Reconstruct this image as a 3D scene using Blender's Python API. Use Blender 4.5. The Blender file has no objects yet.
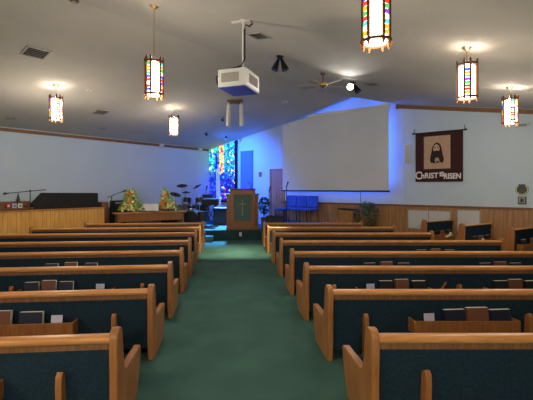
import bpy, bmesh, math, random
from mathutils import Vector, Matrix
random.seed(7)
PI = math.pi; R2 = math.sqrt(0.5)
COL = bpy.context.scene.collection
F, H = 380.0, 1.65
YAW = math.atan(36 / F); c_, s_ = math.cos(YAW), math.sin(YAW)
CX, CY = -.89, 16.05                       # far corner of the hall

# ---------------------------------------------------------------- survey helpers
def RW(u, v, z=0):                         # u along the front wall, v out from it
    return Vector((CX + (u - v) * R2, CY - (u + v) * R2, z))
def ray(x):
    a = (x - 266.5) / F
    return a * c_ + s_, c_ - a * s_
def at(x, y, Z):
    r = ray(x); return Vector((r[0] * Z, r[1] * Z, H + (188 - y) * Z / F))
def gw(x, off=0):                          # on a plane parallel to the front wall
    r = ray(x); Z = (15.16 - off / R2) / (r[0] + r[1])
    return (r[0] * Z - CX - (r[1] * Z - CY)) * R2, Z
def lw(x, off=0):                          # on a plane parallel to the left wall
    r = ray(x); Z = (16.94 - off / R2) / (r[1] - r[0])
    return (15.16 - r[0] * Z - r[1] * Z) * R2, Z
def hz(y, Z): return H + (188 - y) * Z / F
def ceil_h(X, Y):
    u = ((X - CX) - (Y - CY)) * R2
    return min(3.30 + .152 * u, 5.439 - .176 * u)
def ceil_hit(x, y):
    r = ray(x); t = .5
    while t < 40 and H + (188 - y) / F * t < ceil_h(r[0] * t, r[1] * t): t += .005
    return Vector((r[0] * t, r[1] * t, ceil_h(r[0] * t, r[1] * t))), t
def ceil_rot(p):                           # rotation that lays an object on the sloping ceiling
    u = ((p.x - CX) - (p.y - CY)) * R2
    return (-math.atan(.152) if u < 6.52 else math.atan(.176))

# ---------------------------------------------------------------- materials
M = {}
def mat(name, col, rough=.6, metal=0, spec=.5, emit=0, ecol=None):
    m = bpy.data.materials.new(name); m.use_nodes = True
    b = m.node_tree.nodes['Principled BSDF']
    b.inputs['Base Color'].default_value = (*col, 1); b.inputs['Roughness'].default_value = rough
    b.inputs['Metallic'].default_value = metal; b.inputs['Specular IOR Level'].default_value = spec
    if emit:
        b.inputs['Emission Color'].default_value = (*(ecol or col), 1); b.inputs['Emission Strength'].default_value = emit
    M[name] = m; return m
def nd(m, t, **k):
    n = m.node_tree.nodes.new(t)
    for a, b in k.items(): setattr(n, a, b)
    return n
def noisy(name, c1, c2, scale=(1, 1, 1), nscale=8, rough=.6, bump=.1, bscale=None, detail=4, spec=.5, dist=.01, co='Object'):
    m = mat(name, c1, rough, spec=spec); t = m.node_tree; L = t.links.new; b = t.nodes['Principled BSDF']
    tc = nd(m, 'ShaderNodeTexCoord'); mp = nd(m, 'ShaderNodeMapping'); mp.inputs['Scale'].default_value = scale
    L(tc.outputs[co], mp.inputs[0])
    n = nd(m, 'ShaderNodeTexNoise'); n.inputs['Scale'].default_value = nscale; n.inputs['Detail'].default_value = detail
    L(mp.outputs[0], n.inputs['Vector'])
    r = nd(m, 'ShaderNodeValToRGB'); r.color_ramp.elements[0].color = (*c1, 1); r.color_ramp.elements[1].color = (*c2, 1)
    r.color_ramp.elements[0].position = .35; r.color_ramp.elements[1].position = .65
    L(n.outputs['Fac'], r.inputs[0]); L(r.outputs[0], b.inputs['Base Color'])
    if bump:
        n2 = nd(m, 'ShaderNodeTexNoise'); n2.inputs['Scale'].default_value = bscale or nscale * 3
        L(tc.outputs[co] if bscale else mp.outputs[0], n2.inputs['Vector'])
        bp = nd(m, 'ShaderNodeBump'); bp.inputs['Strength'].default_value = bump; bp.inputs['Distance'].default_value = dist
        L(n2.outputs['Fac'], bp.inputs['Height']); L(bp.outputs[0], b.inputs['Normal'])
    return m
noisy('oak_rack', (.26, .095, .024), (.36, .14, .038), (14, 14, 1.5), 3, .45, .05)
noisy('oak_pulpit', (.20, .072, .017), (.26, .10, .027), (14, 14, 1.5), 3, .4, .05)
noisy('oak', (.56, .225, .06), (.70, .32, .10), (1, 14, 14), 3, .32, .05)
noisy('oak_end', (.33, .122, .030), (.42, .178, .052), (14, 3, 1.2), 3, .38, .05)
noisy('oak_dark', (.17, .07, .025), (.26, .115, .04), (14, 14, 1.5), 3, .45, .05)
noisy('oak_table', (.48, .20, .045), (.60, .27, .075), (2, 14, 14), 3, .35, .05)
noisy('pew_fabric', (.010, .024, .038), (.017, .036, .053), (1, 1, 1), 60, .95, .3, 400, spec=.15, dist=.003)
noisy('carpet', (.050, .118, .100), (.066, .146, .124), (1, 1, 1), 2.2, .97, .5, 260, spec=.1, dist=.01)
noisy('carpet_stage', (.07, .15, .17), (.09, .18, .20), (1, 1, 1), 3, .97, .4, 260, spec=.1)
noisy('carpet_riser_shaded', (.020, .050, .052), (.030, .065, .066), (1, 1, 1), 3, .97, .4, 260, spec=.1)  # darker copy of the carpet; shade on the riser faces is in the colour
noisy('ceiling_paint', (.50, .475, .43), (.54, .51, .46), (1, 1, 1), 1.3, .9, .55, 45, spec=.2, dist=.012)
noisy('wall_paint', (.53, .64, .74), (.56, .67, .77), (1, 1, 1), 1.0, .8, .12, 60, spec=.3, dist=.006)
noisy('black_cloth', (.012, .012, .014), (.022, .022, .025), (1, 1, 1), 20, .9, .2, 150)
noisy('blue_fabric', (.02, .075, .34), (.03, .10, .42), (1, 1, 1), 40, .85, .2, 200)
noisy('screen_cloth', (.64, .67, .74), (.67, .70, .77), (1, 1, 1), 1, .9, 0)
noisy('burgundy_cloth', (.036, .008, .010), (.052, .013, .014), (1, 1, 1), 30, .9, .2, 200)
noisy('tan_cloth', (.50, .33, .23), (.56, .38, .27), (1, 1, 1), 12, .9, .1, 200)
def panelling(name, ca, cb):
    m = mat(name, (.3, .15, .06), .42); t = m.node_tree; L = t.links.new; b = t.nodes['Principled BSDF']
    tc = nd(m, 'ShaderNodeTexCoord'); mp = nd(m, 'ShaderNodeMapping'); mp.inputs['Scale'].default_value = (9, 9, 1.0)
    L(tc.outputs['Object'], mp.inputs[0])
    n = nd(m, 'ShaderNodeTexNoise'); n.inputs['Scale'].default_value = 2.2; n.inputs['Detail'].default_value = 5; L(mp.outputs[0], n.inputs['Vector'])
    r = nd(m, 'ShaderNodeValToRGB'); r.color_ramp.elements[0].color = (*ca, 1); r.color_ramp.elements[1].color = (*cb, 1)
    r.color_ramp.elements[0].position = .3; r.color_ramp.elements[1].position = .7
    L(n.outputs['Fac'], r.inputs[0])
    w = nd(m, 'ShaderNodeTexWave', wave_type='BANDS', bands_direction='X', wave_profile='SAW'); w.inputs['Scale'].default_value = .62 * 5
    L(tc.outputs['Object'], w.inputs['Vector'])
    g = nd(m, 'ShaderNodeMath', operation='GREATER_THAN'); g.inputs[1].default_value = .94; L(w.outputs['Fac'], g.inputs[0])
    mx = nd(m, 'ShaderNodeMixRGB'); mx.inputs[2].default_value = (ca[0] * .45, ca[1] * .45, ca[2] * .45, 1)
    L(g.outputs[0], mx.inputs[0]); L(r.outputs[0], mx.inputs[1]); L(mx.outputs[0], b.inputs['Base Color'])
panelling('wood_panelling', (.30, .135, .046), (.48, .245, .096)); panelling('wood_panelling_light', (.70, .34, .07), (.92, .50, .13))
mat('white_plastic', (.72, .71, .68), .4); mat('black_plastic', (.015, .015, .017), .4); mat('black_metal', (.02, .02, .022), .35, .6)
mat('blade_wood', (.34, .30, .24), .4); mat('chrome', (.7, .7, .72), .2, 1); mat('brass', (.55, .38, .16), .3, 1); mat('bronze', (.20, .12, .06), .4, .7)
mat('cymbal_metal', (.05, .04, .03), .4, .7); mat('page_white', (.80, .78, .72), .8); mat('card_lilac', (.55, .53, .68), .8)
mat('book_navy', (.012, .016, .035), .5); mat('book_black', (.012, .011, .014), .5); mat('book_brown', (.17, .065, .03), .55)
mat('vent_white', (.36, .34, .31), .6); mat('vent_dark', (.03, .03, .03), .8); mat('recess_white', (.75, .72, .66), .5)
mat('letter_white', (.85, .82, .78), .8); mat('hair_dark', (.028, .018, .014), .9); mat('skin_print', (.62, .43, .30), .9)
mat('lamp_wood', (.10, .035, .010), .5, spec=.2); mat('flag_white', (.75, .70, .78), .9); mat('flag_blue', (.03, .03, .16), .9)
mat('door_wood', (.42, .21, .14), .5); mat('door_casing', (.40, .19, .11), .5); mat('blue_panel', (.12, .18, .42), .8)
mat('leaf_dark', (.035, .10, .03), .55); mat('leaf_mid', (.09, .20, .06), .55); mat('leaf_lime', (.72, .80, .12), .6); mat('petal_cream', (.85, .80, .40), .6)
mat('petal_orange', (.85, .27, .05), .6); mat('petal_red', (.50, .05, .03), .6); mat('petal_green', (.16, .50, .14), .6); mat('terracotta', (.25, .10, .05), .8)
mat('cloth_grey', (.55, .56, .56), .8); mat('red_plastic', (.45, .03, .04), .5); mat('pulpit_cloth', (.075, .125, .115), .9); mat('cross_gold', (.27, .20, .08), .5)
mat('projector_blue_lit', (.07, .06, .42), .4); mat('grille_grey', (.34, .32, .29), .7); mat('mesh_grille', (.80, .80, .76), .7)
mat('lamp_glow', (.9, .85, .75), .5, emit=5.0, ecol=(1, .84, .62))
mat('bulb_glow', (1, .95, .85), .5, emit=30, ecol=(1, .93, .82))
mat('spot_glow', (1, .95, .85), .5, emit=8, ecol=(1, .97, .92)); mat('soft_glow', (1, .9, .7), .5, emit=.5, ecol=(1, .85, .6))
mat('led_blue', (.05, .1, 1), .5, emit=10, ecol=(.06, .2, 1)); mat('par_lens', (.05, .1, 1), .5, emit=.8, ecol=(.04, .17, 1))
for nm, cc in (('red', (.75, .05, .02)), ('amber', (1, .42, .02)), ('blue', (.03, .08, .8)), ('green', (.06, .5, .12)), ('teal', (.1, .6, .65)), ('violet', (.22, .05, .6))):
    mat('glass_' + nm, cc, .2, emit=.42, ecol=cc)
mat('glass_clear', (.9, .85, .6), .2, emit=.7, ecol=(1, .80, .40))

def stained():
    m = mat('stained_glass', (.02, .03, .1), .25); t = m.node_tree; L = t.links.new; b = t.nodes['Principled BSDF']
    tc = nd(m, 'ShaderNodeTexCoord'); sp = nd(m, 'ShaderNodeSeparateXYZ'); L(tc.outputs['Object'], sp.inputs[0])
    v = nd(m, 'ShaderNodeTexVoronoi'); v.inputs['Scale'].default_value = 11; L(tc.outputs['Object'], v.inputs['Vector'])
    s2 = nd(m, 'ShaderNodeSeparateColor'); L(v.outputs['Color'], s2.inputs[0])
    def ramp(src, stops):
        r = nd(m, 'ShaderNodeValToRGB'); r.color_ramp.interpolation = 'CONSTANT'; e = r.color_ramp.elements
        while len(e) < len(stops): e.new(.5)
        for i, (p, cc) in enumerate(stops): e[i].position = p; e[i].color = (*cc, 1)
        L(src, r.inputs[0]); return r.outputs[0]
    low = ramp(s2.outputs[0], [(0, (.005, .01, .35)), (.3, (.01, .03, .75)), (.55, (.02, .10, .9)), (.72, (.005, .005, .12)), (.84, (.25, .02, .5)), (.90, (.4, .7, 1)), (.96, (.45, .02, .15))])
    top = ramp(s2.outputs[0], [(0, (.01, .28, .45)), (.25, (.03, .55, .6)), (.5, (.10, .8, .5)), (.7, (.01, .10, .5)), (.84, (.7, 1, .8)), (.94, (.6, .7, .1))])
    mid = ramp(s2.outputs[1], [(0, (1, .25, .02)), (.35, (1, .5, .04)), (.65, (1, .75, .15)), (.9, (.7, .05, .02))])
    zr = nd(m, 'ShaderNodeMapRange'); zr.inputs[1].default_value = 2.25; zr.inputs[2].default_value = 2.75; 
    jz = nd(m, 'ShaderNodeMath', operation='MULTIPLY_ADD'); jz.inputs[1].default_value = .35; L(s2.outputs[2], jz.inputs[0]); L(sp.outputs[2], jz.inputs[2])
    L(jz.outputs[0], zr.inputs[0])
    mx = nd(m, 'ShaderNodeMixRGB'); L(zr.outputs[0], mx.inputs[0]); L(low, mx.inputs[1]); L(top, mx.inputs[2])
    # amber column
    d = nd(m, 'ShaderNodeMath', operation='SUBTRACT'); L(sp.outputs[0], d.inputs[0]); d.inputs[1].default_value = .77
    ab = nd(m, 'ShaderNodeMath', operation='ABSOLUTE'); L(d.outputs[0], ab.inputs[0])
    lt = nd(m, 'ShaderNodeMath', operation='LESS_THAN'); L(ab.outputs[0], lt.inputs[0]); lt.inputs[1].default_value = .13
    gt = nd(m, 'ShaderNodeMath', operation='GREATER_THAN'); L(sp.outputs[2], gt.inputs[0]); gt.inputs[1].default_value = 2.25
    mu = nd(m, 'ShaderNodeMath', operation='MULTIPLY'); L(lt.outputs[0], mu.inputs[0]); L(gt.outputs[0], mu.inputs[1])
    m2 = nd(m, 'ShaderNodeMixRGB'); L(mu.outputs[0], m2.inputs[0]); L(mx.outputs[0], m2.inputs[1]); L(mid, m2.inputs[2])
    # lead lines
    ve = nd(m, 'ShaderNodeTexVoronoi', feature='DISTANCE_TO_EDGE'); ve.inputs['Scale'].default_value = 11; L(tc.outputs['Object'], ve.inputs['Vector'])
    le = nd(m, 'ShaderNodeMath', operation='GREATER_THAN'); L(ve.outputs['Distance'], le.inputs[0]); le.inputs[1].default_value = .07
    m3 = nd(m, 'ShaderNodeMixRGB'); m3.inputs[1].default_value = (0, 0, 0, 1); L(le.outputs[0], m3.inputs[0]); L(m2.outputs[0], m3.inputs[2])
    L(m3.outputs[0], b.inputs['Emission Color']); b.inputs['Emission Strength'].default_value = .75
stained()

# ---------------------------------------------------------------- mesh builder
class MB:
    def __init__(s): s.v = []; s.f = []; s.mi = []; s.cur = 0
    def add(s, vs, fs):
        b = len(s.v); s.v += [Vector(p) for p in vs]; s.f += [[b + i for i in f] for f in fs]; s.mi += [s.cur] * len(fs); return s
    def box(s, c, d, rz=0, rot=None):
        m = rot or Matrix.Rotation(rz, 3, 'Z'); c = Vector(c); h = [x / 2 for x in d]
        vs = [c + m @ Vector((a * h[0], b * h[1], e * h[2])) for a, b, e in ((-1,-1,-1),(1,-1,-1),(1,1,-1),(-1,1,-1),(-1,-1,1),(1,-1,1),(1,1,1),(-1,1,1))]
        return s.add(vs, [(0,3,2,1),(4,5,6,7),(0,1,5,4),(1,2,6,5),(2,3,7,6),(3,0,4,7)])
    def cyl(s, p0, p1, r0, r1=None, n=14, caps=True):
        r1 = r0 if r1 is None else r1; p0, p1 = Vector(p0), Vector(p1); d = (p1 - p0).normalized()
        a = d.orthogonal().normalized(); b = d.cross(a)
        vs = []
        for p, r in ((p0, r0), (p1, r1)):
            for i in range(n):
                t = 2 * PI * i / n; vs.append(p + (a * math.cos(t) + b * math.sin(t)) * r)
        fs = [(i, (i + 1) % n, n + (i + 1) % n, n + i) for i in range(n)]
        if caps: fs += [tuple(range(n - 1, -1, -1)), tuple(range(n, 2 * n))]
        return s.add(vs, fs)
    def tube(s, pts, r, n=8):
        pts = [Vector(p) for p in pts]; vs = []; m = len(pts)
        for i, p in enumerate(pts):
            d = (pts[min(i + 1, m - 1)] - pts[max(i - 1, 0)]).normalized()
            a = (d.cross(Vector((0, 0, 1))) if abs(d.z) < .95 else d.cross(Vector((1, 0, 0)))).normalized(); b = d.cross(a)
            for k in range(n):
                t = 2 * PI * k / n; vs.append(p + (a * math.cos(t) + b * math.sin(t)) * r)
        fs = [(i * n + k, i * n + (k + 1) % n, (i + 1) * n + (k + 1) % n, (i + 1) * n + k) for i in range(m - 1) for k in range(n)]
        fs += [tuple(range(n - 1, -1, -1)), tuple(range((m - 1) * n, m * n))]
        return s.add(vs, fs)
    def lathe(s, prof, c=(0, 0, 0), n=20, rot=None):
        c = Vector(c); vs = []; m = len(prof); rot = rot or Matrix.Identity(3)
        for r, z in prof:
            for i in range(n):
                t = 2 * PI * i / n; vs.append(c + rot @ Vector((r * math.cos(t), r * math.sin(t), z)))
        fs = [(j * n + i, j * n + (i + 1) % n, (j + 1) * n + (i + 1) % n, (j + 1) * n + i) for j in range(m - 1) for i in range(n)]
        fs += [tuple(range(n - 1, -1, -1)), tuple(range((m - 1) * n, m * n))]
        return s.add(vs, fs)
    def prism(s, poly, fn, a, b):          # poly of 2-D points swept from a to b through fn(p, q, t)
        n = len(poly); vs = [fn(p, q, a) for p, q in poly] + [fn(p, q, b) for p, q in poly]
        return s.add(vs, [tuple(range(n)), tuple(range(2 * n - 1, n - 1, -1))] + [(i, n + i, n + (i + 1) % n, (i + 1) % n) for i in range(n)])
    def ball(s, c, r, sc=(1, 1, 1), n=12):
        prof = [(max(1e-4, r * math.sin(PI * i / 8)) , -r * math.cos(PI * i / 8)) for i in range(9)]
        b = len(s.v); s.lathe(prof, (0, 0, 0), n)
        for i in range(b, len(s.v)):
            p = s.v[i]; s.v[i] = Vector((c[0] + p.x * sc[0], c[1] + p.y * sc[1], c[2] + p.z * sc[2]))
        return s
    def build(s, name, m, parent=None, smooth=False, bevel=0, seg=2, loc=None, rz=0):
        me = bpy.data.meshes.new(name); me.from_pydata([tuple(p) for p in s.v], [], s.f)
        ms = m if isinstance(m, (list, tuple)) else [m]
        for k in ms: me.materials.append(M[k])
        for p, i in zip(me.polygons, s.mi): p.material_index = i
        bm = bmesh.new(); bm.from_mesh(me); bmesh.ops.recalc_face_normals(bm, faces=bm.faces); bm.to_mesh(me); bm.free()
        o = bpy.data.objects.new(name, me); COL.objects.link(o)
        if parent: o.parent = parent
        if loc is not None: o.location = loc
        o.rotation_euler.z = rz
        if bevel:
            bv = o.modifiers.new('bevel', 'BEVEL'); bv.width = bevel; bv.segments = seg; bv.limit_method = 'ANGLE'; bv.angle_limit = math.radians(35)
        if smooth or bevel:
            for p in me.polygons: p.use_smooth = True
            me.set_sharp_from_angle(angle=math.radians(40))
        return o
def tag(o, label, cat, group=None, kind=None):
    o['label'] = label; o['category'] = cat
    if group: o['group'] = group
    if kind: o['kind'] = kind
    return o
def thing(name, label, cat, loc=(0, 0, 0), rz=0, group=None):
    o = bpy.data.objects.new(name, None); o.empty_display_size = .1; COL.objects.link(o)
    o.location = loc; o.rotation_euler.z = rz
    return tag(o, label, cat, group)
def struct(o): o['kind'] = 'structure'; return o
def copy_tree(o, parent=None):
    c = o.copy(); COL.objects.link(c)
    if parent: c.parent = parent
    for ch in [x for x in bpy.data.objects if x.parent == o]: copy_tree(ch, c)
    return c
def lamp(name, kind, loc, power, col, parent=None, **k):
    l = bpy.data.lights.new(name, kind); l.energy = power; l.color = col
    for a, b in k.items(): setattr(l, a, b)
    o = bpy.data.objects.new(name, l); COL.objects.link(o); o.location = loc
    if parent: o.parent = parent
    return o
RG = -PI / 4        # things mounted on / facing the front wall (local +y into that wall)
RL = PI / 4         # the same for the left wall

# ---------------------------------------------------------------- the setting
VB = 17.0; UR = 15.5; UREND = 5.439 - .176 * UR
prof = [(0, 3.30), (7.25, 4.402), (7.95, 4.04), (UR, UREND)]
m = MB(); m.prism([(-.2, -.2), (UR + .2, -.2), (UR + .2, VB + .2), (-.2, VB + .2)], lambda p, q, t: RW(p, q, t), -.12, 0)
struct(m.build('floor', 'carpet'))
m = MB()
A_, B_, K_, D_ = (0, 0, 3.30), (7.25, 0, 4.402), (7.95, 0, 4.04), (UR, 0, UREND)
E_, R1, R0, G_ = (UR, VB, UREND), (6.52, VB, 4.291), (6.52, 1.7, 4.291), (0, VB, 3.30)
cv = [A_, B_, K_, D_, E_, R1, R0, G_]
lo = [RW(a, b, z) for a, b, z in cv]; hi = [RW(a, b, z + .12) for a, b, z in cv]
fs = [(0, 1, 6, 5, 7), (2, 3, 4, 5, 6), (1, 2, 6)]
m.add(lo + hi, fs + [tuple(i + 8 for i in f[::-1]) for f in fs] + [(a, b, b + 8, a + 8) for a, b in ((0,1),(1,2),(2,3),(3,4),(4,5),(5,7),(7,0))])
struct(m.build('ceiling', 'ceiling_paint'))
m = MB(); m.prism([(0, 0), (UR, 0), (UR, UREND), (7.95, 4.04), (7.25, 4.402), (0, 3.30)], lambda p, q, t: Vector((p, t, q)), 0, .15)
struct(m.build('wall_front', 'wall_paint', loc=(CX, CY, 0), rz=RG))
m = MB(); m.box((-VB / 2, .075, 1.65), (VB, .15, 3.30)); struct(m.build('wall_left', 'wall_paint', loc=(CX, CY, 0), rz=RL))
m = MB(); m.box((VB / 2, .075, UREND / 2), (VB, .15, UREND)); struct(m.build('wall_right', 'wall_paint', loc=RW(UR, 0), rz=RL - PI))
m = MB(); m.prism([(0, 0), (-UR, 0), (-UR, UREND), (-6.52, 4.291), (0, 3.30)], lambda p, q, t: Vector((p, t, q)), 0, .15)
struct(m.build('wall_back', 'wall_paint', loc=RW(0, VB), rz=RG + PI))
# crown boards
m = MB(); m.box((-VB / 2, -.02, 3.225), (VB, .04, .09)); struct(m.build('trim_1', 'oak_dark', loc=(CX, CY, 0), rz=RL, bevel=.006))
ua = gw(396.5)[0]; m = MB()
m.prism([(ua, 5.439 - .176 * ua - .02), (ua, 5.439 - .176 * ua - .125), (UR, UREND - .125), (UR, UREND - .02)], lambda p, q, t: Vector((p, t, q)), -.045, 0)
m.box((ua + .05, -.03, 5.439 - .176 * ua - .085), (.1, .07, .12))
struct(m.build('trim_2', 'oak_dark', loc=(CX, CY, 0), rz=RG, bevel=.006))
# wood panelling below the chair rail on the front wall
WH = 1.165; u0 = gw(282)[0]
m = MB(); m.box(((u0 + UR) / 2, -.012, WH / 2), (UR - u0, .024, WH)); struct(m.build('trim_3', 'wood_panelling', loc=(CX, CY, 0), rz=RG))
m = MB(); m.box(((u0 + UR) / 2, -.03, WH), (UR - u0, .06, .05)); struct(m.build('trim_4', 'oak_dark', loc=(CX, CY, 0), rz=RG, bevel=.008))
m = MB(); m.box((-VB / 2, -.012, .5), (VB, .024, 1.0)); struct(m.build('trim_5', 'wood_panelling', loc=(CX, CY, 0), rz=RL))

# platform
PH = .324
plat = [(-1.15, 12.02), (3.10, 12.02), (CX + .02, 16.0), (-8.3, 8.60), (-7.75, 8.03), (-3.80, 11.98), (-2.05, 13.72), (-1.15, 13.25)]
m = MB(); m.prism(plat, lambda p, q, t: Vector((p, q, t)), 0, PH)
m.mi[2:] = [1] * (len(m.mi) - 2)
struct(m.build('floor_2', ['carpet_stage', 'carpet_riser_shaded']))
ut = gw(284)[0]; tier = [RW(4.02, .03), RW(5.72, .03), RW(5.72, 1.0), RW(4.02, 1.25)]
m = MB(); m.prism([(p.x, p.y) for p in tier], lambda p, q, t: Vector((p, q, t)), PH, .55)
struct(m.build('floor_3', 'carpet_stage', bevel=.01))
m = MB(); m.box((-.84, 11.86, .085), (.62, .30, .17)); tag(m.build('carpeted_step', 'carpet_stage', bevel=.012), 'low green carpeted step at the left end of the stage front', 'step')
t = thing('outlet_plate', 'small white outlet plate on the front face of the stage', 'outlet', (at(240.5, 234, 12.0).x, 12.0, .19))
m = MB(); m.box((0, .008, 0), (.075, .02, .12)); m.build('cover', 'white_plastic', t, bevel=.004)
for q in (-.025, .025): m = MB(); m.box((0, -.004, q), (.03, .006, .03)); m.build('socket', 'grille_grey', t)

# stained glass window
ub = gw(236.2)[0]; um = .04
t = struct(bpy.data.objects.new('window_1', None)); COL.objects.link(t); t.location = (CX, CY, 0); t.rotation_euler.z = RG
zt = lambda u: 3.30 + .152 * u - .05
m = MB(); m.prism([(um, 1.15), (ub, 1.15), (ub, zt(ub)), (um, zt(um))], lambda p, q, t: Vector((p, t, q)), -.03, -.005); m.build('stained_pane', 'stained_glass', t)
m = MB()
m.prism([(ub, 1.1), (ub + .09, 1.1), (ub + .09, zt(ub) + .03), (ub, zt(ub))], lambda p, q, t: Vector((p, t, q)), -.09, 0)
m.box((ub / 2, -.045, 1.12), (ub, .09, .07))
m.box((ub * .5, -.035, 2.62), (ub - .05, .012, .02)); m.box((ub * .5, -.035, 1.95), (ub - .05, .012, .02))
m.build('window_frame', 'black_metal', t)
# door
ua, ub2 = gw(270.3)[0], gw(285)[0]; dt = hz(169, gw(272)[1])
t = struct(bpy.data.objects.new('door_1', None)); COL.objects.link(t); t.location = RW(ua, 0, PH); t.rotation_euler.z = RG
w = ub2 - ua; hh = dt - PH; m = MB()
m.box((.03, -.02, hh / 2), (.06, .06, hh)); m.box((w - .03, -.02, hh / 2), (.06, .06, hh)); m.box((w / 2, -.02, hh - .03), (w, .06, .06)); m.build('door_frame', 'door_casing', t, bevel=.005)
m = MB(); m.box((w / 2, -.006, hh / 2 - .03), (w - .12, .03, hh - .06))
for i in range(2):
    for j, (za, zb) in enumerate(((.12, .75), (.85, 1.35), (1.45, hh - .18))):
        m.box((w / 2 + (-1 if i == 0 else 1) * (w - .12) * .24, -.022, (za + zb) / 2), ((w - .12) * .36, .014, zb - za))
leafd = m.build('door_panel', 'door_wood', t, bevel=.006)
m = MB(); m.ball((w - .12, -.06, .95), .03); m.cyl((w - .12, -.02, .95), (w - .12, -.06, .95), .012); m.build('door_knob', 'brass', t, True)

# ---------------------------------------------------------------- pews
def end_profile():
    p = [(.01, 0), (.50, 0), (.54, .05), (.60, .16), (.635, .26), (.65, .345), (.635, .365), (.45, .37), (.22, .375), (.17, .405), (.145, .50), (.125, .62)]
    for i in range(9):
        a = PI * i / 8; p.append((.055 + .062 * math.cos(a), .662 + .058 * math.sin(a)))
    p += [(-.012, .60), (-.005, .45), (.0, .2)]
    return p
PROF = end_profile()
def make_pew(L, sg, loc, rz, label, group, shear=0.0, zs=1.0, racks=(), braces=(), slim=False):
    """x runs 0..sg*L away from the aisle end, y forward, z up"""
    t = thing('church_pew', label, 'pew', loc, rz, group)
    sh = lambda x, y, z: Vector((x, y - shear * x, z * zs))
    def fix(m):
        m.v = [sh(*p) for p in m.v]; return m
    for x0 in (0, sg * (L - .055)):
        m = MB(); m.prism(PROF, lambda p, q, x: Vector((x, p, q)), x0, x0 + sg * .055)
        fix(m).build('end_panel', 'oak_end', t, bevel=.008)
    a, b = sg * .055, sg * (L - .055)
    m = MB(); n = 14; rail = []
    for i in range(n): ang = 2 * PI * i / n; rail.append((.045 + .046 * math.copysign(abs(math.cos(ang)) ** .7, math.cos(ang)), (.668 if slim else .651) + (.010 if slim else .027) * math.copysign(abs(math.sin(ang)) ** .7, math.sin(ang))))
    m.prism(rail, lambda p, q, x: Vector((x, p, q)), a, b); fix(m).build('top_rail', 'oak', t, True)  # rail oak lightened: light from above is put into its colour
    m = MB(); m.prism([(.022, .585), (.085, .585), (.085, .66 if slim else .63), (.022, .66 if slim else .63)], lambda p, q, x: Vector((x, p, q)), a, b); fix(m).build('rail_moulding', 'pew_fabric' if slim else 'oak_dark', t)  # dark oak paints in the shade below the rail; slim pews use fabric
    m = MB(); m.prism([(.045, .10), (.14, .10), (.14, .30), (.09, .60), (.028, .60)], lambda p, q, x: Vector((x, p, q)), a, b); fix(m).build('backrest', 'pew_fabric', t, bevel=.006)
    m = MB(); m.prism([(.13, .22), (.56, .24), (.59, .27), (.57, .31), (.13, .29)], lambda p, q, x: Vector((x, p, q)), a, b); fix(m).build('seat', 'pew_fabric', t, True)
    m = MB(); m.prism([(.50, .12), (.53, .12), (.54, .24), (.51, .24)], lambda p, q, x: Vector((x, p, q)), a, b); fix(m).build('seat_rail', 'oak', t)
    for bx in braces:
        m = MB(); m.prism([(.06, 0), (-.02, 0), (-.035, .38), (-.03, .44), (-.005, .465), (.03, .44)], lambda p, q, x: Vector((x, p, q)), sg * bx - .02, sg * bx + .02)
        fix(m).build('brace', 'oak_end', t, bevel=.005)
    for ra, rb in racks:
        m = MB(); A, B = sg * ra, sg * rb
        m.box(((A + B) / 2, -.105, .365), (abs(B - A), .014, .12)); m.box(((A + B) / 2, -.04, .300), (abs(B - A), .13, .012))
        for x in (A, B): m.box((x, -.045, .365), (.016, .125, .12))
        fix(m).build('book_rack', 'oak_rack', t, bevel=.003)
    t['_'] = 0; del t['_']
    return t, sh
BOOKPROTO = {}
def book(matn, w, hgt, th):
    """upright book, cover towards -y, base centre at the origin"""
    k = (matn, w, hgt, th)
    if k in BOOKPROTO: return copy_tree(BOOKPROTO[k])
    t = thing('hymnal', '', 'book')
    m = MB(); m.box((0, -th / 2 + .002, hgt / 2), (w, .004, hgt)); m.box((0, th / 2 - .002, hgt / 2), (w, .004, hgt)); m.box((-w / 2 + .002, 0, hgt / 2), (.004, th, hgt))
    m.build('cover', matn, t)
    m = MB(); m.box((.002, 0, hgt / 2 + .003), (w - .008, th - .008, hgt - .003)); m.build('pages', 'page_white', t)
    BOOKPROTO[k] = t; return t
def put(o, x, y, z, t, sh, tilt=0.0, rz=0.0):
    p = t.matrix_basis @ sh(x, y, 0); o.location = (p.x, p.y, z)
    o.rotation_euler = (tilt, 0, t.rotation_euler.z + rz); return o
ZR = [2.485, 3.60, 4.70, 5.80, 7.03, 8.25, 9.5, 10.6]
ZLF = [2.49, 3.63, 4.78, 5.92, 7.08, 8.35, 9.52, 10.66]
rown = ['nearest the camera', 'second from the camera', 'third from the camera', 'fourth from the camera', 'fifth from the camera', 'third from the stage', 'second from the stage', 'nearest the stage']
XL, XR = -.735, .916
SHR = math.tan(YAW)
LL = [3.4, 4.1, 4.4, 4.6, 4.7, 4.7, 0, 0]; RLn = [4.3, 4.4, 4.5, 4.5, 0, 0, 0, 0]
def xend(px, Z): return ray(px)[0] * Z
LL[6] = XL - xend(37, ZLF[6]); LL[7] = XL - xend(88, ZLF[7])
RLn[4] = xend(505, ZR[4]) - XR; RLn[5] = xend(434, ZR[5]) - XR; RLn[6] = xend(396, ZR[6]) - XR; RLn[7] = xend(363.5, ZR[7]) - XR
bk = {'n': ('book_navy', 'dark navy'), 'b': ('book_black', 'black'), 'r': ('book_brown', 'brown')}
rowname = ['first', 'second', 'third', 'fourth', 'fifth', 'sixth', 'seventh', 'eighth']
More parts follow.
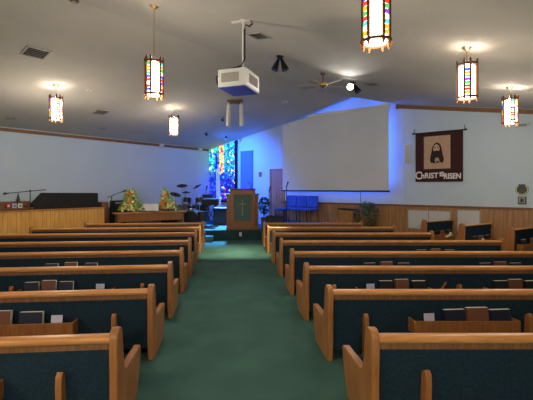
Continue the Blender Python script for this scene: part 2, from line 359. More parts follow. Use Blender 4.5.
# items[(side,row)] = list of (kind, pixel centre x)
items = {('L', 1): [('c', 60), ('n', 36.5), ('r', 7)],
         ('L', 2): [('c', 102), ('n', 70), ('r', 54), ('n', 38)],
         ('L', 3): [('n', 94), ('r', 75), ('n', 57)],
         ('R', 1): [('c', 430), ('n', 454.5), ('r', 477.5), ('n', 500)],
         ('R', 2): [('c', 371), ('b', 386), ('r', 402), ('b', 419), ('b', 501), ('r', 516), ('b', 532)],
         ('R', 3): [('b', 370), ('r', 387), ('b', 404), ('b', 485.5), ('r', 501), ('b', 516)],
         ('R', 4): [('b', 422), ('r', 436), ('b', 450)]}
for i in range(8):
    for S in 'LR':
        Z = (ZLF if S == 'L' else ZR)[i]
        sg = -1 if S == 'L' else 1; X0 = XL if S == 'L' else XR
        Y0 = (Z - X0 * s_) / c_; L = (LL if S == 'L' else RLn)[i]
        its = items.get((S, i), [])
        dep = Z - .06
        pos = [(k, (ray(px)[0] * dep - X0) * sg) for k, px in its]
        racks = []
        if pos:
            cl = [[pos[0][1]]]
            for k, x in pos[1:]:
                if x - cl[-1][-1] > .9: cl.append([])
                cl[-1].append(x)
            racks = [(min(q) - .16, max(q) + .15) for q in cl]
        else: racks = [(.80, 1.65), (2.2, 3.05)] if L > 3.3 else [(.9, 1.7)]
        if (S, i) == ('L', 0): racks = [(.72, 1.6)]
        if (S, i) == ('R', 0): racks = [(1.5, 2.3)]
        br = [b for b in (.36, 1.9, 3.3) if b < L - .3 and all(not (ra - .05 < b < rb + .05) for ra, rb in racks)]
        t, sh = make_pew(L, sg, (X0, Y0, 0), 0, 'oak pew with dark green padded back, %s of the aisle, %s' % ('left' if S == 'L' else 'right', rown[i]),
                 'pews facing the stage', shear=SHR if S == 'R' else 0, racks=racks, braces=br)
        bpy.context.view_layer.update()
        nb = 0
        for j, (k, x) in enumerate(pos):
            if k == 'c':
                m = MB(); m.box((0, 0, .085), (.10, .006, .17)); o = m.build('visitor_card', 'card_lilac')
                tag(o, 'pale lilac card in the book rack, %s row from the camera, %s of the aisle' % (rowname[i], 'left' if S == 'L' else 'right'), 'card', 'cards in the pew racks')
                put(o, sg * x, -.06, .307, t, sh, -.12)
                continue
            kk, cn = bk[k]; big = k == 'r'
            o = book(kk, .205 if i < 2 else (.165 if i == 2 else .18), .225 if big else .208, .048)
            where = 'left' if S == 'L' else 'right'
            if i == 2 and S == 'R': wd = ', aisle-side rack' if x < 1.8 else ', far-right rack'
            elif i == 3 and S == 'R': wd = ', aisle-side rack' if x < 2.2 else ', far-right rack'
            else: wd = ''
            same = [q for q in pos if q[0] == k and abs(q[1] - x) < .9]
            od = ''
            if len(same) > 1: od = ', nearer the aisle' if x == min(q[1] for q in same) else ', farther from the aisle'
            tag(o, '%s hymnal %s of aisle, %s row%s%s' % (cn, where, rowname[i], wd, od), 'book', 'hymnals in the pew racks')
            put(o, sg * x, -.062, .307, t, sh, -.10, random.uniform(-.03, .03))
        if (S, i) == ('R', 2):
            m = MB(); m.box((0, 0, .16), (.022, .012, .32)); o = m.build('wooden_stick', 'oak_end'); tag(o, 'thin pale wooden stick leaning behind the third pew right of the aisle', 'stick')
            x = ray(434)[0] * dep - X0; put(o, x, -.012, .225, t, sh, 0); o.rotation_euler.y = .62
# side pews running out from the front wall
bpy.context.view_layer.update()
for i, (u, v0, L, ZS, nm) in enumerate(((9.14, 1.36, 1.2, 1.25, 'farthest, beside the wall grille'), (10.08, 1.91, 1.2, 1.26, 'middle of the three'), (10.93, 1.62, 1.5, 1.19, 'at the right edge of the photo'))):
    t, sh = make_pew(L, 1, RW(u, v0), math.radians(27), 'short angled oak side pew, ' + nm, 'side pews by the panelled wall', zs=ZS, racks=[(.18, L - .18)], slim=True)
    bpy.context.view_layer.update()
    for j in range(3):
        o = book(['book_black', 'book_brown', 'book_black'][j], .18, .225, .034)
        tag(o, '%s hymnal in short side pew %s%s' % (['black', 'brown', 'black'][j], nm, [', near end', '', ', wall end'][j]), 'book', 'hymnals in the side pews')
        put(o, .34 + j * (L - .68) / 2, -.055, .307 * ZS, t, sh, -.1)
    if i < 2:
        m = MB(); q = MB()
        pts = [(math.sin(k * .9) * .06 + k * .035, -.06 - .02 * (k % 2), .0 + .05 * math.sin(k * .6)) for k in range(9)]
        m.prism([(-.11, 0), (.11, .03), (.12, .055), (.02, .05), (-.10, .03)], lambda p, q, y: Vector((p, y, q)), -.02, .02)
        m.prism([(.0, 0.04), (.05, .05), (.09, .11), (.04, .12)], lambda p, q, y: Vector((p, y, q)), -.015, .015)
        o = m.build('paper_bulletin', 'page_white', bevel=.003); tag(o, 'crumpled white paper on short side pew, ' + nm, 'paper', 'papers in the side pews')
        put(o, .62 * L if i == 0 else .38 * L, -.13, .30 * ZS + .075, t, sh, 0)

# ---------------------------------------------------------------- pendant lamps
def pendant(px, py, ph, pz, rot, label, loc=None, power=14):
    if loc is None:
        p, Z = ceil_hit(px, py); top = hz(ph, Z)
    else: p, top = loc
    t = thing('pendant_lamp', label, 'lamp', p, rot, 'stained glass pendant lanterns')
    d = top - p.z - .03                     # local height of the lantern top
    m = MB(); m.lathe([(.065, 0), (.065, -.008), (.045, -.025), (.012, -.045), (.008, -.05)][::-1]); m.build('canopy', 'brass', t, True)
    m = MB(); m.cyl((0, 0, -.04), (0, 0, d - .0), .006); m.build('stem', 'brass', t, True)
    RO = .125; hb = .525
    m = MB()
    for k in range(8):
        a = PI / 8 * (1 if k % 2 else -1) * .72 + (k // 2 + (k % 2) * 0) * PI / 2
        x, y = RO * math.cos(a), RO * math.sin(a)
        m.box((x, y, d - hb / 2), (.020, .022, hb), a)
        for zz, s in ((d, 1), (d - hb, -1)):
            m.cyl((x, y, zz), (x, y, zz + s * .018), .010, .004, 8)
    for zz in (d - .055, d - hb + .035):
        for k in range(24):
            a = 2 * PI * (k + .5) / 24; m.box((RO * math.cos(a), RO * math.sin(a), zz), (.018, .036, .024), a)
    for k in range(2): m.box((0, 0, d - .06), (2 * RO, .012, .010), k * PI / 2)
    m.build('frame', 'lamp_wood', t)
    m = MB(); m.cyl((0, 0, d - hb + .035), (0, 0, d - .075), .098, .098, 24); m.build('diffuser', 'lamp_glow', t, True)
    cols = ['violet', 'clear', 'amber', 'green', 'red', 'blue', 'amber', 'teal', 'red']
    for k in range(4):
        a0 = k * PI / 2; random.shuffle(cols); ms = ['glass_' + cc for cc in cols]; m = MB()
        n = 9; hs = (hb - .14) / n
        for j in range(n):
            m.cur = j; m.box((RO * .97 * math.cos(a0), RO * .97 * math.sin(a0), d - .075 - hs * (j + .5)), (.008, .062, hs * .86), a0)
        m.build('glass_strip', ms, t)
    m = MB(); m.ball((0, 0, d - .035), .022); m.build('bulb', 'bulb_glow', t, True)
    lamp('lamp_light', 'POINT', (0, 0, d + .02), power * .16, (1, .88, .74), t, shadow_soft_size=.03)
    lamp('lamp_glow_light', 'POINT', (0, 0, d - hb - .12), power * 1.35, (1, .87, .70), t, shadow_soft_size=.10)
    return t
OFF = PI / 4
pendant(154, 6, 56.5, 0, -.33 - YAW, 'stained glass pendant lantern on a long stem, left of the projector')
pendant(56, 85, 94.5, 0, -.8, 'stained glass pendant lantern farthest left, below the ceiling vent', power=17)
pendant(174, 107, 114.5, 0, -.1, 'small far stained glass pendant lantern above the flowers, left of the stained window', power=8)
pendant(467, 47, 59, 0, -YAW + PI / 2 - .45 , 'stained glass pendant lantern above the burgundy banner', power=7)
pendant(510, 87, 95, 0, -YAW + PI / 2 - .2, 'stained glass pendant lantern farthest right, beside the crown board', power=10)
zB = 3.30; pB = at(376, 0, zB); pB.z = ceil_h(pB.x, pB.y)
pendant(0, 0, 0, 0, -YAW + PI / 4 - .28, 'largest stained glass pendant lantern, cut by the top of the photo', loc=(pB, 2.86 + .575), power=6)
for q in ((-3.6, .4, 30), (-.4, -1.6, 46), (-2.6, -3.6, 30), (2.0, -4.6, 20)):  # unseen lanterns added behind the camera to brighten the room
    p = Vector((q[0], q[1], ceil_h(*q[:2]))); pendant(0, 0, 0, 0, .3, 'added stained glass pendant lantern, unseen behind the camera, to light the room', loc=(p, 2.86 + .575 if p.z > 3.6 else p.z - .2), power=q[2])

# ---------------------------------------------------------------- ceiling fittings
def onceil(name, label, cat, px, py, rz=RG, group=None):
    p, Z = ceil_hit(px, py); t = thing(name, label, cat, p, 0, group)
    a = ceil_rot(p); t.rotation_euler = (Matrix.Rotation(rz, 3, 'Z') @ Matrix.Rotation(a, 3, 'Y')).to_euler(); return t, p, Z
for px, py, w, l, lab in ((36, 52.5, .36, .36, 'largest ceiling vent, left above the hanging lanterns'), (259, 35.5, .27, .27, 'ceiling vent just right of the projector pole'), (101, 112, .34, .30, 'ceiling vent right of the far left lantern'),
                        (372, 84, .26, .26, 'ceiling vent right of the fan, over the screen'), (11, 118, .20, .16, 'tiny dark ceiling vent near the left edge'), (103, 128, .18, .14, 'tiny dark ceiling vent low over the left crown board')):
    t, p, Z = onceil('ceiling_vent', lab, 'vent', px, py, RG, 'ceiling vents')
    m = MB()
    for s in (-1, 1): m.box((s * w / 2, 0, -.008), (.03, l + .03, .016)); m.box((0, s * l / 2, -.008), (w, .03, .016))
    m.build('frame', 'vent_white' , t, bevel=.003)
    m = MB(); m.box((0, 0, -.003), (w - .02, l - .02, .004)); m.build('backing', 'vent_dark', t)
    m = MB(); n = 6
    for k in range(n): m.box((-w / 2 + w * (k + .5) / n, 0, -.010), (.018, l - .03, .003), rot=Matrix.Rotation(.7, 3, 'Y'))
    m.build('louvre', 'vent_white', t)
for px, py, r, lab in ((285, 102, .085, 'round recessed ceiling light between projector and screen'), (89, 90, .06, 'small round smoke detector on the ceiling at left')):
    t, p, Z = onceil('ceiling_disc', lab, 'ceiling light' if r > .07 else 'detector', px, py)
    t.name = 'recessed_light' if r > .07 else 'smoke_detector'
    m = MB(); m.lathe([(r, 0), (r, -.012), (r * .8, -.02), (r * .6, -.012)][::-1]); m.build('ring', 'recess_white', t, True)
    m = MB(); m.lathe([(r * .55, -.012), (r * .5, -.016)][::-1]); m.build('lens', 'grille_grey', t, True)
t, p, Z = onceil('round_speaker', 'dark round ceiling fitting at the top edge of the photo', 'ceiling fitting', 74, -1)
m = MB(); m.lathe([(.06, 0), (.065, -.02), (.05, -.035), (.02, -.04)][::-1]); m.build('housing', 'bronze', t, True)
m = MB(); m.lathe([(.03, -.037), (.02, -.045)][::-1]); m.build('lens', 'grille_grey', t, True)

# projector on its pole
p, Z = ceil_hit(243, 20); t = thing('projector', 'white ceiling projector with blue light coloured onto its underside, on a drop pole', 'projector', p, math.radians(-25))
ZP = 4.78; bot = hz(82.5, ZP) - p.z; hb = .235
# body centre relative to the pole
m = MB(); cxp, cyp = -.03, -.06
m.box((cxp, cyp, bot + hb / 2), (.40, .50, hb)); m.build('body', 'white_plastic', t, bevel=.015)
m = MB(); m.box((cxp, cyp, bot - .004), (.385, .485, .012)); m.build('underside', 'projector_blue_lit', t, bevel=.003)  # blue light on the underside is put into its colour
m = MB(); m.box((cxp - .02, cyp - .252, bot + .12), (.25, .008, .12)); m.build('rear_grille', 'grille_grey', t)
m = MB()
for k in range(9): m.box((cxp + .202, cyp - .12 + k * .035, bot + .12), (.008, .018, .12))
m.build('side_grille', 'grille_grey', t)
m = MB(); m.box((cxp, cyp, bot + hb + .015), (.30, .30, .03)); m.box((0, 0, bot + hb + .035), (.22, .10, .02)); m.build('mount_plate', 'white_plastic', t, bevel=.004)
m = MB(); m.cyl((0, 0, 0), (0, 0, bot + hb + .03), .013); m.lathe([(.05, 0), (.05, -.012), (.03, -.03)][::-1]); m.build('pole', 'white_plastic', t, True)
m = MB(); m.tube([(.12, .0, -.02), (.14, 0, -.07), (.09, 0, -.10), (.045, 0, -.07), (.03, -.01, -.14), (.028, -.01, -.4), (.03, -.01, bot + hb + .2), (.0, -.06, bot + hb + .10), (-.1, -.12, bot + hb + .06), (-.20, -.20, bot + hb + .02), (-.27, -.27, bot + .14), (-.24, -.30, bot + .05)], .013)
m.build('cable', 'black_plastic', t, True)
m = MB(); m.box((0, 0, -.012), (.34, .04, .024)); m.build('ceiling_bar', 'white_plastic', t)

# pair of white column speakers hanging from the ceiling
p, Z = ceil_hit(235, 100.5); t = thing('hanging_speakers', 'pair of slim white column speakers hanging from one dark ceiling plate', 'speaker', p, -YAW)
m = MB(); m.box((0, 0, -.03), (.42, .22, .04)); m.box((0, 0, -.07), (.30, .1, .05)); m.build('ceiling_plate', 'bronze', t, bevel=.01)
for s in (-1, 1):
    m = MB(); m.cyl((s * .17, 0, -.12), (s * .18, 0, -.70), .055, .06, 14); m.cyl((s * .17, 0, -.05), (s * .17, 0, -.12), .02); m.build('column', 'white_plastic', t, True)

# twin black spotlights
p, Z = ceil_hit(280, 56); t = thing('twin_spotlight', 'black twin cone spotlight between the projector and the fan', 'spotlight', p, -YAW)
m = MB(); m.lathe([(.07, 0), (.07, -.02), (.03, -.03)][::-1]); m.build('base', 'black_metal', t, True)
for s in (-1, 1):
    d = Vector((s * .36, -.12, -1)).normalized(); a = Vector((s * .02, 0, -.04))
    m = MB(); m.cyl(a, a + d * .24, .022, .068, 18); m.cyl((0, 0, -.02), a, .012); m.build('shade', 'black_metal', t, True)
    m = MB(); m.cyl(a + d * .225, a + d * .236, .060, .060, 18); m.build('lens', 'soft_glow', t)
    dd = (Vector((.1 + .35 * s, 10.1, 0)) - p).normalized(); l = lamp('spot_beam', 'SPOT', a + d * .25, 700, (1, .96, .64), t, spot_size=.46, spot_blend=.9, shadow_soft_size=.05); l.rotation_euler = (Matrix.Rotation(YAW, 3, 'Z') @ dd).to_track_quat('-Z', 'Y').to_euler()

# ceiling fan
p, Z = ceil_hit(323, 73); t = thing('ceiling_fan', 'bronze ceiling fan with five dark blades in front of the screen', 'fan', p, 0)
m = MB(); m.lathe([(.06, 0), (.055, -.03), (.02, -.05)][::-1]); m.cyl((0, 0, -.04), (0, 0, -.21), .014); m.build('downrod', 'bronze', t, True)
m = MB(); m.lathe([(.03, -.19), (.08, -.21), (.09, -.24), (.085, -.27), (.05, -.30), (.03, -.32), (.02, -.33)][::-1]); m.build('motor', 'brass', t, True)
for k in range(5):
    a = math.radians(8 + 72 * k); rm = Matrix.Rotation(a, 3, 'Z'); tl = Matrix.Rotation(a, 3, 'Z') @ Matrix.Rotation(.2, 3, 'X')
    m = MB(); pts = [(.17, -.045), (.24, -.062), (.47, -.07), (.52, -.05), (.54, 0), (.52, .05), (.47, .07), (.24, .062), (.17, .045)]
    m.prism(pts, lambda x, y, z: tl @ Vector((x, y, z)) + Vector((0, 0, -.27)), -.004, .004); b = m.build('blade', 'blade_wood', t)
    m = MB(); m.box(rm @ Vector((.14, 0, 0)) + Vector((0, 0, -.26)), (.12, .03, .008), a); m.build('blade_arm', 'brass', b)
# lit spotlight
p, Z = ceil_hit(353, 82); t = thing('track_spotlight', 'switched-on spotlight with a black cylinder head, right of the fan', 'spotlight', p, -YAW)
m = MB(); m.lathe([(.06, 0), (.06, -.02), (.02, -.03)][::-1]); m.cyl((0, 0, -.02), (0, 0, -.08), .012); m.build('base', 'black_metal', t, True)
for s in (-1, 1):
    a = Vector((s * .03, 0, -.07)); d = Vector((-.35, -.85, -.42)).normalized() if s < 0 else Vector((.42, -.2, -.88)).normalized()
    m = MB(); m.cyl(a, a + d * .19, .035, .075, 18); m.build('head', 'black_metal', t, True)
    m = MB(); m.cyl(a + d * .186, a + d * .195, .068, .068, 18); m.build('lens', 'spot_glow' if s < 0 else 'black_metal', t)
    if s < 0:
        tipl = a + d * .21; l = lamp('spot_beam', 'SPOT', tipl, 45, (1, .95, .88), t, spot_size=1.6, spot_blend=.6, shadow_soft_size=.04); l.rotation_euler = d.to_track_quat('-Z', 'Y').to_euler()

# ---------------------------------------------------------------- front wall: screen, panel, banner, speaker ...
OFFS = .26; ua, Za = gw(282.6, OFFS); ubb, Zb = gw(388.8, OFFS); zb_ = hz(191.3, Zb); ztop = hz(106.5, Zb)
t = thing('projection_screen', 'large white projection screen on the blue-lit front wall', 'projection screen', RW(ua, OFFS), RG)
W = ubb - ua; zc = lambda x: 3.30 + .152 * (ua + x) - .13
xk = min(W - .3, (ztop - 3.30 + .13) / .152 - ua)
m = MB(); m.prism([(0, zb_), (W, zb_), (W, ztop), (xk, ztop), (0, zc(0))], lambda p, q, y: Vector((p, y, q)), 0, .008); m.build('screen_cloth', 'screen_cloth', t)
m = MB(); m.cyl((-.04, .004, zb_), (W + .02, .004, zb_), .022, .022, 12); m.build('bottom_bar', 'black_metal', t, True)
m = MB(); m.box(((xk + W) / 2, .0, ztop + .035), (W - xk + .08, .09, .09)); m.build('roller_case', 'white_plastic', t, bevel=.01)
m = MB()
for x in (xk + .2, W - .2): m.box((x, .11, ztop + .04), (.04, .22, .03))
m.box((.25, .11, zc(.25) - .05), (.04, .24, .03)); m.build('bracket', 'black_metal', t)
# blue LED strips behind the screen
for nm, (xa, za, xb, zb2) in {'right': (ubb - .25, zb_ + .25, ubb - .25, ztop - .2), 'top': (ua + 1.2, 3.30 + .152 * (ua + 1.2) - .55, ubb - .35, 3.30 + .152 * (ubb - 1.0) - .45), 'bottom': (ua + .1, zb_ + .30, ubb - .4, zb_ + .30)}.items():
    m = MB(); m.cyl(RW(xa, .06, za), RW(xb, .06, zb2), .018, .018, 8); o = m.build('led_strip', 'led_blue'); tag(o, 'blue glowing LED strip behind the %s edge of the projection screen' % nm, 'LED strip', 'blue strips behind the screen')
# cable below screen
u, Z = gw(360.5, .02); m = MB(); m.tube([RW(u, .015, hz(190, Z)), RW(u, .02, 1.4), RW(u + .01, .03, 1.2)], .008); tag(m.build('screen_cable', 'black_plastic', smooth=True), 'thin dark cable running down the wall below the screen', 'cable')
u, Z = gw(403.5, .02); m = MB(); m.tube([RW(u, .012, hz(108, Z)), RW(u, .012, 2.4), RW(u + .02, .012, 1.25)], .006); tag(m.build('speaker_cable', 'cloth_grey', smooth=True), 'thin pale cable running down the wall left of the banner', 'cable')
# tall darker blue panel
ua, Z = gw(241.2); ub_, Z2 = gw(253.2)
t = thing('acoustic_panel', 'tall dark blue rectangular panel on the wall right of the stained window', 'wall panel', RW(ua, 0), RG)
z0, z1 = 1.2, hz(151.8, Z)
m = MB(); m.box(((ub_ - ua) / 2, -.022, (z0 + z1) / 2), (ub_ - ua, .044, z1 - z0)); m.build('board', 'blue_panel', t, bevel=.008)
m = MB()
for zz in (z0, z1): m.box(((ub_ - ua) / 2, -.025, zz), (ub_ - ua + .02, .05, .02))
m.build('edge_strip', 'blue_panel', t)
ua, Z = gw(260.8); t = thing('wall_picture', 'small pale pink framed picture on the blue wall left of the door', 'picture', RW(ua, 0, hz(174.5, Z)), RG)
m = MB(); m.box((0, -.012, 0), (.20, .024, .24)); m.build('frame', 'white_plastic', t, bevel=.004)
m = MB(); m.box((0, -.026, 0), (.14, .004, .18)); m.build('print', 'petal_red', t)

# banner
ua, Z1 = gw(415.6, .04); ub_, Z2 = gw(463, .04); zt1 = hz(134, Z1); zt2 = hz(129.5, Z2); zt_ = (zt1 + zt2) / 2; zb1 = (hz(181.5, Z1) + hz(181.8, Z2)) / 2
t = thing('banner', 'burgundy cloth banner with a portrait and the words CHRIST IS RISEN', 'banner', RW((ua + ub_) / 2, .04), RG)
W = ub_ - ua; hB = zt_ - zb1; zc0 = (zt_ + zb1) / 2
m = MB(); m.box((0, 0, zc0), (W, .012, hB)); m.box((0, -.004, zb1 + .012), (W, .012, .025)); m.build('cloth', 'burgundy_cloth', t)
m = MB(); m.cyl((-W / 2 - .07, -.005, zt_), (W / 2 + .06, -.005, zt_), .016)
for s in (-1, 1): m.ball((s * (W / 2 + .07), -.005, zt_), .026); m.box((s * (W / 2 + .04), .01, zt_ + .06), (.015, .015, .12))
m.build('rod', 'black_metal', t, True)
pw = W * .56; pz = zt_ - hB * .41; phh = hB * .66; px0 = -.03 * W
m = MB(); m.box((px0, -.012, pz), (pw, .008, phh)); m.build('portrait_panel', 'tan_cloth', t)
def flat(pts, y, nm, mt):
    m = MB(); m.prism([(px0 + a * phh, pz + b * phh) for a, b in pts], lambda p, q, yy: Vector((p, yy, q)), y - .003, y + .001); return m.build(nm, mt, t)
def ell(cx, cz, rx, rz_, n=20, f=lambda a: 1): return [(cx + rx * f(a) * math.cos(a), cz + rz_ * f(a) * math.sin(a)) for a in [2 * PI * k / n for k in range(n)]]
flat([(-.06,.27),(0,.30),(.07,.27),(.12,.19),(.145,.06),(.17,-.08),(.20,-.20),(.19,-.30),(.14,-.33),(.09,-.29),(.04,-.33),(-.02,-.30),(-.07,-.34),(-.13,-.31),(-.17,-.33),(-.20,-.24),(-.18,-.10),(-.15,.04),(-.125,.18)], -.019, 'portrait_hair', 'hair_dark')
flat(ell(-.01, .10, .09, .145), -.023, 'portrait_face', 'skin_print')
flat([(-.03,-.16),(.05,-.17),(.09,-.30),(.02,-.26),(-.04,-.30),(-.06,-.24)], -.023, 'portrait_robe', 'tan_cloth')
flat([(-.085,.055),(-.05,.045),(-.01,.055),(.03,.045),(.068,.055),(.06,-.04),(.03,-.11),(-.01,-.14),(-.045,-.11),(-.08,-.04)], -.027, 'portrait_beard', 'hair_dark')
flat(ell(-.01, .03, .028, .008), -.031, 'portrait_mouth', 'burgundy_cloth')
for q in (-.045, .028): flat(ell(q, .135, .022, .013), -.027, 'portrait_eye', 'hair_dark'); flat([(q-.03,.158),(q,.172),(q+.03,.158),(q,.162)], -.027, 'portrait_brow', 'hair_dark')
flat([(-.017,.13),(-.001,.13),(.006,.08),(-.024,.08)], -.026, 'portrait_nose', 'tan_cloth')
def text(s, size, x, z, y, parent, mt='letter_white', sx=1.0, rot=0, ext=.003, off=.0):
    cu = bpy.data.curves.new('txt', 'FONT'); cu.body = s; cu.size = size; cu.extrude = ext; cu.align_x = 'CENTER'; cu.align_y = 'CENTER'; cu.offset = off
    ob = bpy.data.objects.new('txt', cu); COL.objects.link(ob); dg = bpy.context.evaluated_depsgraph_get(); dg.update()
    me = bpy.data.meshes.new_from_object(ob.evaluated_get(dg)); bpy.data.objects.remove(ob)
    me.materials.clear(); me.materials.append(M[mt]); o = bpy.data.objects.new('lettering', me); COL.objects.link(o); o.parent = parent
    o.location = (x, y, z); o.rotation_euler = (PI / 2, rot, 0); o.scale = (sx, 1, 1); return o
zl = zb1 + hB * .115
text('C', .29, -W * .43, zl + .01, -.016, t, sx=.9, off=.006); text('hRIST', .20, -W * .185, zl + .005, -.016, t, sx=.92, off=.006); text('IS', .16, W * .07, zl + .04, -.016, t, sx=.95, off=.006); text('RISEN', .20, W * .29, zl - .015, -.016, t, sx=.82, off=.006)

ua, Z = gw(407.5, .06); t = thing('wall_speaker', 'small white wall speaker left of the burgundy banner', 'speaker', RW(ua, 0, hz(154, Z)), RG)
m = MB(); m.box((0, -.12, 0), (.15, .13, .52), rot=Matrix.Rotation(.5, 3, 'Z') @ Matrix.Rotation(.12, 3, 'X')); m.build('cabinet', 'white_plastic', t, bevel=.012)
m = MB(); m.box(Vector((0, -.12, 0)) + Matrix.Rotation(.5, 3, 'Z') @ Matrix.Rotation(.12, 3, 'X') @ Vector((0, -.067, 0)), (.12, .006, .46), rot=Matrix.Rotation(.5, 3, 'Z') @ Matrix.Rotation(.12, 3, 'X')); m.build('grille', 'cloth_grey', t)
m = MB(); m.box((0, -.025, 0), (.05, .05, .1)); m.build('bracket', 'black_metal', t)
# framed devices at right
ua, Z = gw(522); t = thing('wall_clock', 'dark square clock-like plaque with a pale octagonal rim, on the right wall area', 'wall plaque', RW(ua, 0, hz(189.5, Z)), RG)
oc = lambda r: [(r * math.cos(PI / 8 + k * PI / 4), r * math.sin(PI / 8 + k * PI / 4)) for k in range(8)]
m = MB(); m.prism([(a * 1.0, b) for a, b in oc(.135)], lambda p, q, y: Vector((p, y, q)), -.03, 0); m.build('case', 'hair_dark', t)
m = MB(); m.prism(oc(.125), lambda p, q, y: Vector((p, y, q)), -.034, -.028); m.build('rim', 'petal_cream', t)
m = MB(); m.prism(oc(.110), lambda p, q, y: Vector((p, y, q)), -.038, -.03); m.box((0, -.036, .10), (.15, .012, .03)); m.build('face', 'black_plastic', t)
t = thing('wall_control', 'small dark control box below the octagonal wall plaque', 'wall box', RW(gw(522.2)[0], 0, hz(200.3, Z)), RG)
m = MB(); m.box((0, -.02, 0), (.17, .04, .18)); m.build('case', 'black_plastic', t, bevel=.01)
m = MB(); m.box((0, -.042, 0), (.13, .006, .14)); m.build('plate', 'vent_white', t, bevel=.003)
m = MB(); m.box((0, -.047, .0), (.07, .006, .09)); m.build('display', 'black_plastic', t)
ua, Z = gw(523); t = thing('emergency_light', 'small grey twin-head emergency light on the wall behind the far right lantern', 'light fixture', RW(ua, 0, hz(125, Z)), RG)
m = MB(); m.box((0, -.03, 0), (.16, .06, .06)); m.build('housing', 'grille_grey', t, bevel=.01)
for s in (-1, 1): m = MB(); m.cyl((s * .1, -.03, .01), (s * .12, -.10, .01), .03, .045, 14); m.build('head', 'cloth_grey', t, True)
# two air grilles in the panelling
for xa, xb, lab in ((408, 451.5, 'wide pale air grille in the wood panelling behind the farthest side pew'), (457, 481, 'narrow pale air grille in the wood panelling, right of the wide one')):
    ua, Z = gw(xa); ub_, _ = gw(xb); t = thing('wall_grille', lab, 'air grille', RW((ua + ub_) / 2, .024), RG); w = ub_ - ua; zt_ = hz(209.3, Z); z0 = .52; hh = zt_ - z0
    m = MB()
    for s in (-1, 1): m.box((s * (w / 2 - .012), -.012, z0 + hh / 2), (.024, .024, hh)); m.box((0, -.012, z0 + hh / 2 + s * (hh / 2 - .012)), (w, .024, .024))
    if w > .7: m.box((0, -.012, z0 + hh / 2), (.02, .022, hh))
    m.build('frame', 'vent_white', t)
    m = MB(); m.box((0, -.004, z0 + hh / 2), (w - .04, .006, hh - .04)); m.build('backing', 'mesh_grille', t)
    m = MB(); n = 22
    for k in range(n): m.box((0, -.012, z0 + .03 + (hh - .06) * (k + .5) / n), (w - .04, .008, .008), rot=Matrix.Rotation(.6, 3, 'X'))
    m.build('louvre', 'cloth_grey', t)

# ---------------------------------------------------------------- left wall fittings
for px, lab in ((160.5, 'small white bracket on the left crown board, nearer the lanterns'), (199, 'small white bracket on the left crown board, nearer the stained window')):
    v, Z = lw(px); t = thing('wall_bracket', lab, 'bracket', RW(.04, v, 3.23), RL)
    m = MB(); m.box((0, -.04, 0), (.16, .08, .10)); m.build('box', 'white_plastic', t, bevel=.01)
    m = MB(); m.cyl((0, -.06, -.05), (0, -.09, -.10), .03, .04, 12); m.build('head', 'white_plastic', t, True)

# partition rail on the platform edge
PA, PB = Vector((-3.80, 11.95)), Vector((-7.6, 8.15)); L = (PA - PB).length
t = thing('partition', 'low wood-panelled partition with a light cap at the left of the stage', 'partition', (PA.x, PA.y, 0), RL)
m = MB(); m.box((-L / 2, .05, .52), (L, .06, 1.04)); m.build('panelled_board', 'wood_panelling_light' if 'wood_panelling_light' in M else 'wood_panelling', t)
m = MB(); m.box((-L / 2, .05, 1.055), (L + .02, .12, .035)); m.build('cap', 'oak_table', t, bevel=.008)
PART = t
# covered piano
va, Z1 = lw(98, .50); vb, Z2 = lw(35, .50); L = vb - va
t = thing('covered_piano', 'upright piano under a black cloth cover behind the wooden partition', 'piano', RW(.10, va, PH), RL)
zp = hz(193.3, (Z1 + Z2) / 2) - PH
m = MB(); m.prism([(0, 0), (0, zp), (-L + .28, zp + .02), (-L + .02, zp - .27), (-L, zp - .34), (-L, 0)], lambda p, q, y: Vector((p, y, q)), -.42, 0); m.build('cover', 'black_cloth', t, bevel=.02)
m = MB(); 
for x in (-.08, -L + .08): m.box((x, -.36, -.0 + .02), (.07, .07, .04))
m.build('foot', 'black_plastic', t)

def mic_stand(name_label, base, poleh, boom_a, boom_b, rz=0, tr=.26):
    t = thing('microphone_stand', name_label, 'microphone stand', base, rz, 'microphone stands')
    m = MB()
    for k in range(3):
        a = 2 * PI * k / 3 + .4; m.tube([(0, 0, .12), (.10 * math.cos(a), .10 * math.sin(a), .06), (tr * math.cos(a), tr * math.sin(a), .012)], .010)
    m.build('tripod_base', 'black_metal', t, True)
    m = MB(); m.cyl((0, 0, .1), (0, 0, poleh), .011); m.ball((0, 0, poleh), .025); m.build('pole', 'black_metal', t, True)
    if boom_a is not None:
        m = MB(); m.cyl(boom_a, boom_b, .010); m.build('boom', 'black_metal', t, True)
    tip = Vector(boom_b) if boom_b is not None else Vector((0, 0, poleh)); d = (tip - Vector(boom_a)).normalized() if boom_a is not None else Vector((.3, -.3, 1)).normalized()
    m = MB(); m.cyl(tip, tip + d * .12, .014, .022, 12); m.ball(tip + d * .14, .032); m.build('microphone', 'black_plastic', t, True)
    return t
v, Z = lw(30.2, .62); p = RW(.62, v, PH); zt_ = hz(190.8, Z) - PH
mic_stand('black boom microphone stand behind the partition at the far left edge', p, zt_, (.42, 0, .03 + zt_), (-.55, 0, zt_ - .06), -YAW, tr=.13)
Z = 11.9; p = at(111.7, 208, Z); v, Z = lw(111.7, .55); p = RW(.55, v, PH); zt_ = hz(197.5, Z) - PH
mic_stand('black microphone stand with an angled boom right of the covered piano', p, zt_, (-.14, 0, zt_), (.30, 0, zt_ + .17), -YAW)
